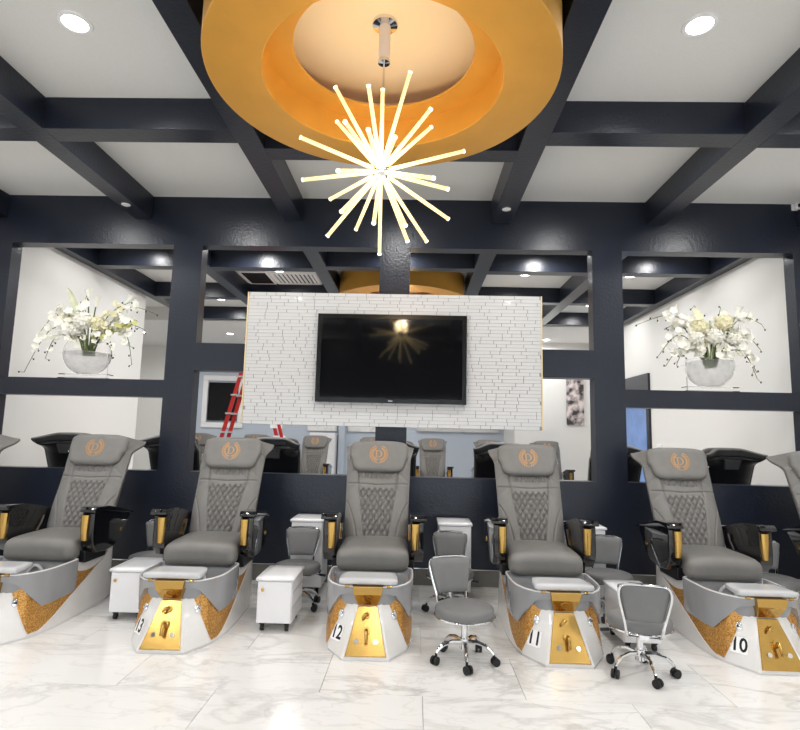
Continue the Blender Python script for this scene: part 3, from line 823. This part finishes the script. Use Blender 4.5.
def blossom_obj(matname, parent, p, n, s):
    key = matname
    if key not in BLOS:
        o = petal_mesh(5, .055, .4).build('blossom', matname, None, True); BLOS[key] = o.data
        o.parent = parent
    else:
        o = bpy.data.objects.new('blossom', BLOS[key]); COL.objects.link(o); o.parent = parent
    n = Vector(n).normalized(); M_ = frame_at(Vector(p), n, Vector((.1, .2, 1)))
    o.matrix_local = M_ @ Matrix.Rotation(random.uniform(0, 6), 4, 'Z') @ Matrix.Scale(s, 4)
    return o
def bez(pts, n=14):
    pts = [Vector(p) for p in pts]; out = []
    for k in range(n+1):
        q = list(pts); t = k/n
        while len(q) > 1: q = [a.lerp(b, t) for a, b in zip(q, q[1:])]
        out.append(q[0])
    return out
def spray(loc, path, matname, label, group, nb, s=1.0, start=.3, buds=5):
    root = empty('orchid_spray', loc); tag(root, label, 'flower', group)
    pts = bez(path); MB().tube(pts, [.007-.004*k/len(pts) for k in range(len(pts))], 5).build('stem', 'stem', root, True)
    for k in range(nb):
        t = start+(.90-start)*k/max(1, nb-1); q = pts[int(t*(len(pts)-1))]; 
        d = Vector((random.uniform(-.8, .8), random.uniform(-1.5, -.4), random.uniform(-.2, .8)))
        blossom_obj(matname, root, q+Vector((random.uniform(-.045, .045), random.uniform(-.06, .01), random.uniform(-.045, .045))), d, s*random.uniform(.75, 1.15)*(1-.25*t))
    for k in range(buds):
        q = pts[-1-(k % 5)]
        off = Vector((random.uniform(-.045, .045), random.uniform(-.03, .03), random.uniform(-.06, .02)))
        b = merge(rbox(.0075, .0075, .011, .0075, 3).build('bud', 'bud', root)); b.location = q+off
        MB().tube([q, q+off*.9], .0022, 4).build('bud_stalk', 'stem', root)
    return root
def hydrangea(loc, path, matname, label, group, R=.085):
    root = empty('hydrangea', loc); tag(root, label, 'flower', group)
    pts = bez(path); MB().tube(pts, .007, 5).build('stem', 'stem', root, True)
    c = pts[-1]; base = petal_mesh(4, .030, .3); m = MB(); N = 46
    for k in range(N):
        z = 1-2*(k+.5)/N; a = k*2.39996; r = math.sqrt(max(0, 1-z*z)); d = Vector((r*math.cos(a), r*math.sin(a), z))
        q = place(base, c+d*R*Vector((1, 1, .85)).length/1.65*random.uniform(.9, 1.08), d, 1.15, k); m.add(q.v, q.f)
    m.add(*[(g.v, g.f) for g in [rbox(R*.8, R*.8, R*.7, R*.7, 5, c)]][0])
    m.build('flower_head', matname, root, True); return root
def calla(loc, path, label, group, L=.15, r=.055):
    root = empty('calla_lily', loc); tag(root, label, 'flower', group)
    pts = bez(path); MB().tube(pts, .008, 6).build('stem', 'stem', root, True)
    d = (pts[-1]-pts[-2]).normalized(); M_ = frame_at(pts[-1], d, Vector((.2, 1, .1)))
    rings = []
    L *= .72
    for z, rr, e in ((0, .008, 0), (.04, .013, 0), (.08, .020, 0), (.12, .030, .01), (.15, r*.75, .02)):
        rings.append([tuple(M_ @ Vector((rr*math.cos(a), rr*math.sin(a), z*L/.15+e*math.cos(a)))) for a in [2*PI*k/14 for k in range(14)]])
    inner = [[tuple(Vector(p).lerp(M_ @ Vector((0, 0, z*L/.15)), .12)) for p in rg] for rg, z in zip(reversed(rings), (.15, .12, .08, .04, .0))]
    MB().loft(rings+inner, True).build('spathe', 'petal', root, True)
    MB().tube([M_ @ Vector((0, 0, .04)), M_ @ Vector((0, 0, .12))], .007, 6).build('spadix', 'petal_cream', root, True)
    return root
def arrangement(x, zc, kind):
    y = 5.905; ztop = 2.019; R = .235
    nm = 'globe vase' if kind == 0 else 'flower bowl'
    # clear acrylic stand
    st = empty('vase_stand', (x, y, ztop)); tag(st, 'clear acrylic stand carrying the %s on the navy rail' % nm, 'stand')
    for sg in (-1, 1): MB().box(sg*.272-.004, sg*.272+.004, -.055, .085, 0, .275).build('side_sheet', 'acrylic', st)
    MB().box(-.268, .268, -.055, .085, .0, .008).build('foot_sheet', 'acrylic', st)
    MB().box(-.268, .268, -.045, .075, .042, .050).build('shelf_sheet', 'acrylic', st)
    zb = ztop+.051
    va = empty('vase', (x, y+.01, zb))
    tag(va, 'round clear glass globe vase with pale filling' if kind == 0 else 'clear glass bowl full of frosty pale filling with green stems', 'vase')
    cz = R*.93
    a0 = -1.19; a1 = .62 if kind == 0 else .30
    outp = [(R*math.cos(a), cz+R*math.sin(a)) for a in [a0+(a1-a0)*k/16 for k in range(17)]]
    inp = [((R-.006)*math.cos(a), cz+(R-.006)*math.sin(a)) for a in [a1+(a0-a1)*k/16 for k in range(17)]]
    MB().lathe([(0, outp[0][1])]+outp+inp+[(0, inp[-1][1])], 40).build('globe', 'glass', va, True, auto=1.0)
    a2 = .03 if kind == 0 else .20
    fp_ = [((R-.009)*math.cos(a), cz+(R-.009)*math.sin(a)) for a in [a0+(a2-a0)*k/10 for k in range(11)]]
    MB().lathe([(0, fp_[0][1])]+fp_+[(.6*R, fp_[-1][1]+.015), (0, fp_[-1][1]+.02)], 32).build('filling', 'pebble', va, True)
    loc = (x, y+.01, zb+cz)
    g = 'orchid sprays in the '+nm
    def D(cx, cy, ox, oy, yy=0): return ((cx-ox)*.0020, yy, (oy-cy)*.0020)
    if kind == 0:
        ox, oy = 365, 450
        sprays = [([(300, 330), (180, 250), (60, 560)], 'petal', 9, 1.0), ([(290, 340), (190, 320), (150, 480)], 'petal', 7, .9), ([(310, 320), (200, 160), (90, 330)], 'petal', 8, 1.0),
                  ([(300, 310), (240, 250), (150, 200)], 'petal_cream', 6, .95), ([(420, 330), (480, 220), (600, 170)], 'petal_cream', 6, .9), ([(430, 310), (560, 160), (720, 220)], 'petal', 9, .95),
                  ([(430, 320), (560, 260), (670, 310)], 'petal_green', 6, .9), ([(440, 330), (560, 270), (600, 500)], 'petal', 8, .95), ([(440, 340), (500, 330), (530, 480)], 'petal', 5, .85),
                  ([(340, 320), (320, 230), (345, 130)], 'petal', 6, 1.0), ([(430, 320), (520, 230), (620, 260)], 'petal', 6, 1.05)]
        heads = [((340, 272), 'petal', .088, -.07), ((425, 285), 'petal_cream', .07, -.06), ((300, 320), 'petal', .062, -.05)]
        callas = [((500, 190), (560, 120)), ((350, 150), (350, 105)), ((385, 200), (395, 145))]
        leaf = [(340, 330), (290, 190), (230, 85)]
    else:
        ox, oy = 420, 445
        sprays = [([(360, 330), (260, 140), (35, 235)], 'petal', 10, .95), ([(370, 340), (260, 240), (150, 390)], 'petal', 8, .95), ([(370, 350), (280, 310), (190, 450)], 'petal', 8, 1.0),
                  ([(360, 340), (300, 330), (260, 440)], 'petal', 5, .9), ([(400, 330), (370, 200), (330, 130)], 'petal_cream', 6, 1.05), ([(470, 340), (580, 150), (690, 220)], 'petal', 8, .95),
                  ([(480, 340), (600, 230), (690, 350)], 'petal', 8, 1.0), ([(480, 340), (590, 280), (680, 470)], 'petal', 8, .95), ([(480, 350), (580, 330), (635, 510)], 'petal', 8, .9),
                  ([(450, 330), (460, 220), (480, 130)], 'petal', 6, 1.1), ([(360, 330), (280, 200), (190, 250)], 'petal', 6, .95)]
        heads = [((355, 240), 'petal_cream', .075, -.06), ((490, 215), 'petal_cream', .080, -.06), ((430, 292), 'petal', .075, -.08), ((345, 300), 'petal', .07, -.06), ((540, 300), 'petal', .06, -.06)]
        callas = [((535, 210), (560, 135)), ((290, 200), (262, 135))]
        leaf = [(440, 330), (430, 260), (420, 200)]
    O3 = lambda p, yy: D(p[0], p[1], ox, oy, yy)
    for k, (pth, mt, nb, s) in enumerate(sprays):
        yy = -.10+.05*(k % 4)
        path = [(random.uniform(-.05, .05), 0, .02), (O3(pth[0], 0)[0]*.6, 0, O3(pth[0], 0)[2]*.8), O3(pth[1], yy*.7), O3(pth[1], yy*.8), O3(pth[2], yy)]
        spray(loc, path, mt, label={'petal': 'white orchid spray with dark buds arching from the %s', 'petal_cream': 'cream yellow blossom spray leaning out of the %s', 'petal_green': 'yellow green blossom spray leaning out of the %s'}[mt] % nm, group=g, nb=int(nb*2.2), s=s*.95, start=.26, buds=4)
    for p, mt, r_, yy in heads:
        t = O3(p, yy); hydrangea(loc, [(t[0]*.2, 0, .0), (t[0]*.5, 0, t[2]*.6), t], mt, ('white' if mt == 'petal' else 'cream')+' hydrangea ball in the middle of the '+nm, 'hydrangeas in the '+nm, r_)
    for a, b in callas:
        A, B = O3(a, -.02), O3(b, -.03); A = (A[0], A[1], A[2]-.07); B = (B[0], B[1], B[2]-.09); calla(loc, [(A[0]*.15, 0, 0), (A[0]*.7, 0, A[2]*.7), A, B], 'white trumpet calla lily standing up in the '+nm, 'calla lilies in the '+nm)
    # long pale leaf
    o = empty('leaf', loc); tag(o, 'long pale green leaf standing in the '+nm, 'leaf', 'pale leaves in the '+nm)
    pts = bez([(0, 0, 0)]+[O3(p, -.03) for p in leaf], 12)
    rows = [[tuple(p+Vector((w_*wd*.9, -.01*abs(w_), w_*wd*.45))) for w_ in (-1, -.5, 0, .5, 1)] for p, wd in zip(pts, [.01, .015, .018, .02, .025, .032, .038, .042, .042, .038, .03, .018, .003])]
    lm = MB().loft(rows, closed=False).loft([[ (a, b+.004, c) for a, b, c in r] for r in rows], closed=False)
    lm.build('blade', 'leaf', o, True)
    # green stalks bunched in the neck
    for k in range(9):
        a = k*2.4; rr = .03+.05*(k % 3)/2
        s = empty('flower_stalk', loc); tag(s, 'short green stalk bunched in the mouth of the '+nm, 'stalk', 'green stalks in the '+nm)
        MB().tube([(rr*.7*math.cos(a), rr*.5*math.sin(a), -.02), (rr*1.3*math.cos(a), rr*.5*math.sin(a)-.02, .12), (rr*2*math.cos(a), rr*.6*math.sin(a)-.03, .2)], [.008, .009, .006], 6).build('stalk', 'stem', s, True)
arrangement(-3.565, 2.27, 0)
arrangement(3.11, 2.27, 1)

# ------------------------------------------------------------------ things in the next room
# red step ladder seen side-on
lad = empty('step_ladder', (-2.62, 9.0, 0)); tag(lad, 'tall red stepladder standing open behind the tiled panel', 'ladder')
TOP = 2.95
for sy in (-.25, .12):
    rr = MB().loft([[(-.74-.03, sy-.012, 0), (-.74+.03, sy-.012, 0), (-.74+.03, sy+.012, 0), (-.74-.03, sy+.012, 0)], [(-.06, sy*.8-.012, TOP), (.0, sy*.8-.012, TOP), (.0, sy*.8+.012, TOP), (-.06, sy*.8+.012, TOP)]], True, True, True)
    rr.build('front_rail', 'red', lad)
    rr = MB().loft([[(.86-.03, sy-.012, 0), (.86+.03, sy-.012, 0), (.86+.03, sy+.012, 0), (.86-.03, sy+.012, 0)], [(.02, sy*.8-.012, TOP), (.07, sy*.8-.012, TOP), (.07, sy*.8+.012, TOP), (.02, sy*.8+.012, TOP)]], True, True, True)
    rear = rr.build('rear_rail', 'red', lad)
    t0, t1 = .535, .60
    for q in range(2):
        a = .47+.07*q; xa = .86+(.045-.86)*a; za = TOP*a
        MB().box(xa-.05, xa+.05, sy-.02, sy-.012, za-.04, za+.05).build('label', 'sticker', rear)
for k in range(9):
    f = (k+1)/10; x = -.74+.71*f; z = TOP*f
    MB().box(x-.05, x+.04, -.25, .12, z-.012, z+.012).build('step', 'aluminium', lad)
for k in range(4):
    f = (k+1)/5; x = .86-.81*f; z = TOP*f; MB().tube([(x, -.25, z), (x, .12, z)], .014, 8).build('brace', 'aluminium', lad)
MB().box(-.13, .13, -.24, .12, TOP, TOP+.05).build('cap', 'red', lad, bevel=.008)
# television with white frame on the far wall
tvf = empty('picture_frame', (0, YFAR, 0)); tag(tvf, 'white moulded frame around the small television on the far wall', 'frame')
fx0, fx1, fz0, fz1 = -5.75, -4.62, 1.57, 2.98
for b_ in ((fx0, fx1, fz0, fz0+.14), (fx0, fx1, fz1-.14, fz1), (fx0, fx0+.14, fz0+.14, fz1-.14), (fx1-.14, fx1, fz0+.14, fz1-.14)):
    MB().box(b_[0], b_[1], -.05, 0, b_[2], b_[3]).build('moulding', 'trim_white', tvf, bevel=.015)
television(fx0+.17, fx1-.17, 1.76, 2.79, YFAR-.001, 'small black television inside the white moulded frame beyond the ladder', .03)
# poster
po = MB().box(-.205, .205, -.02, 0, 0, 1.16).build('poster', 'print'); po.location = (3.835, 13.379, 1.815)
tag(po, 'tall narrow grey and pink photo print on the far white wall', 'poster')
# white tile band and marble boards on the far wall
fb = empty('tile_strip', (0, YFAR-.021, 0)); tag(fb, 'low white tile band high on the blue grey far wall', 'wall panel')
MB().box(.1, 2.25, -.07, 0, 1.60, 2.9).build('backing', 'tile_white', fb)
for a, b in ((-2.85, -2.05), (-1.75, -.95)):
    o = MB().box(a, b, -.04, 0, 1.55, 2.6).build('marble_board', 'marble'); o.location = (0, YFAR-.021, 0); tag(o, 'white veined marble board on the far wall above the chairs', 'wall board', 'marble boards')
o = MB().box(-1.98, -1.82, -.2, 0, 0, 3.7).build('pilaster', 'wall_bluegrey'); o.location = (0, YFAR-.021, 0); tag(o, 'narrow grey pilaster between the marble boards on the far wall', 'pilaster')
cbt = empty('white_cabinet', (-2.35, YFAR-.35, 0)); tag(cbt, 'plain white cabinet standing between far chairs and far wall', 'cabinet')
MB().box(-.33, .33, -.25, .34, .06, 1.50).build('body', 'trolley', cbt, bevel=.01); MB().box(-.30, .30, -.27, -.25, .10, 1.46).build('door', 'trolley', cbt, bevel=.005); MB().box(-.3, .3, -.2, .3, 0, .06).build('plinth', 'dark_grey', cbt)
# switch plate on the right wall
sw = empty('switch_plate', (XR, 9.75, 1.35)); tag(sw, 'small white switch plate with black button on the side wall', 'switch')
MB().box(-.012, 0, -.09, .09, -.09, .09).build('plate', 'trim_white', sw, bevel=.004); MB().box(-.018, -.012, -.03, .03, -.05, .03).build('button', 'ink', sw)
# ceiling grille and open hatch in the next room
gr = empty('air_grille', (-2.02, 9.05, ZC)); tag(gr, 'white slatted air grille in the ceiling of the next room', 'air grille')
for b_ in ((-.38, .38, -.34, -.28), (-.38, .38, .28, .34), (-.38, -.32, -.28, .28), (.32, .38, -.28, .28)): MB().box(b_[0], b_[1], b_[2], b_[3], -.015, 0).build('frame', 'trim_white', gr)
for k in range(9):
    x = -.28+.07*k; MB().box(x-.02, x+.02, -.28, .28, -.012, -.004).build('slat', 'trim_white', gr)
MB().box(-.32, .32, -.28, .28, -.003, 0).build('backing', 'dark_grey', gr)
ht = empty('ceiling_hatch', (-2.66, 9.0, ZC)); tag(ht, 'open black ceiling hatch beside the slatted air grille', 'ceiling hatch')
MB().box(-.2, .2, -.3, .36, -.012, 0).build('opening', 'hole', ht)
for b_ in ((-.23, .23, -.34, -.3), (-.23, .23, .36, .39), (-.23, -.2, -.3, .36), (.2, .23, -.3, .36)): MB().box(b_[0], b_[1], b_[2], b_[3], -.018, 0).build('frame', 'trim_white', ht)
# dome camera at the top of the partition
dc = empty('security_camera', (4.06, YW, 4.03)); tag(dc, 'small white dome security camera at the top of the navy partition', 'camera')
MB().box(-.045, .045, -.02, 0, -.045, .028).build('bracket', 'trim_white', dc, bevel=.005); merge(rbox(.042, .042, .042, .042, 6, (0, -.05, -.01)).build('housing', 'trim_white', dc))
merge(rbox(.02, .012, .02, .012, 4, (-.008, -.088, -.018)).build('lens', 'ink', dc))
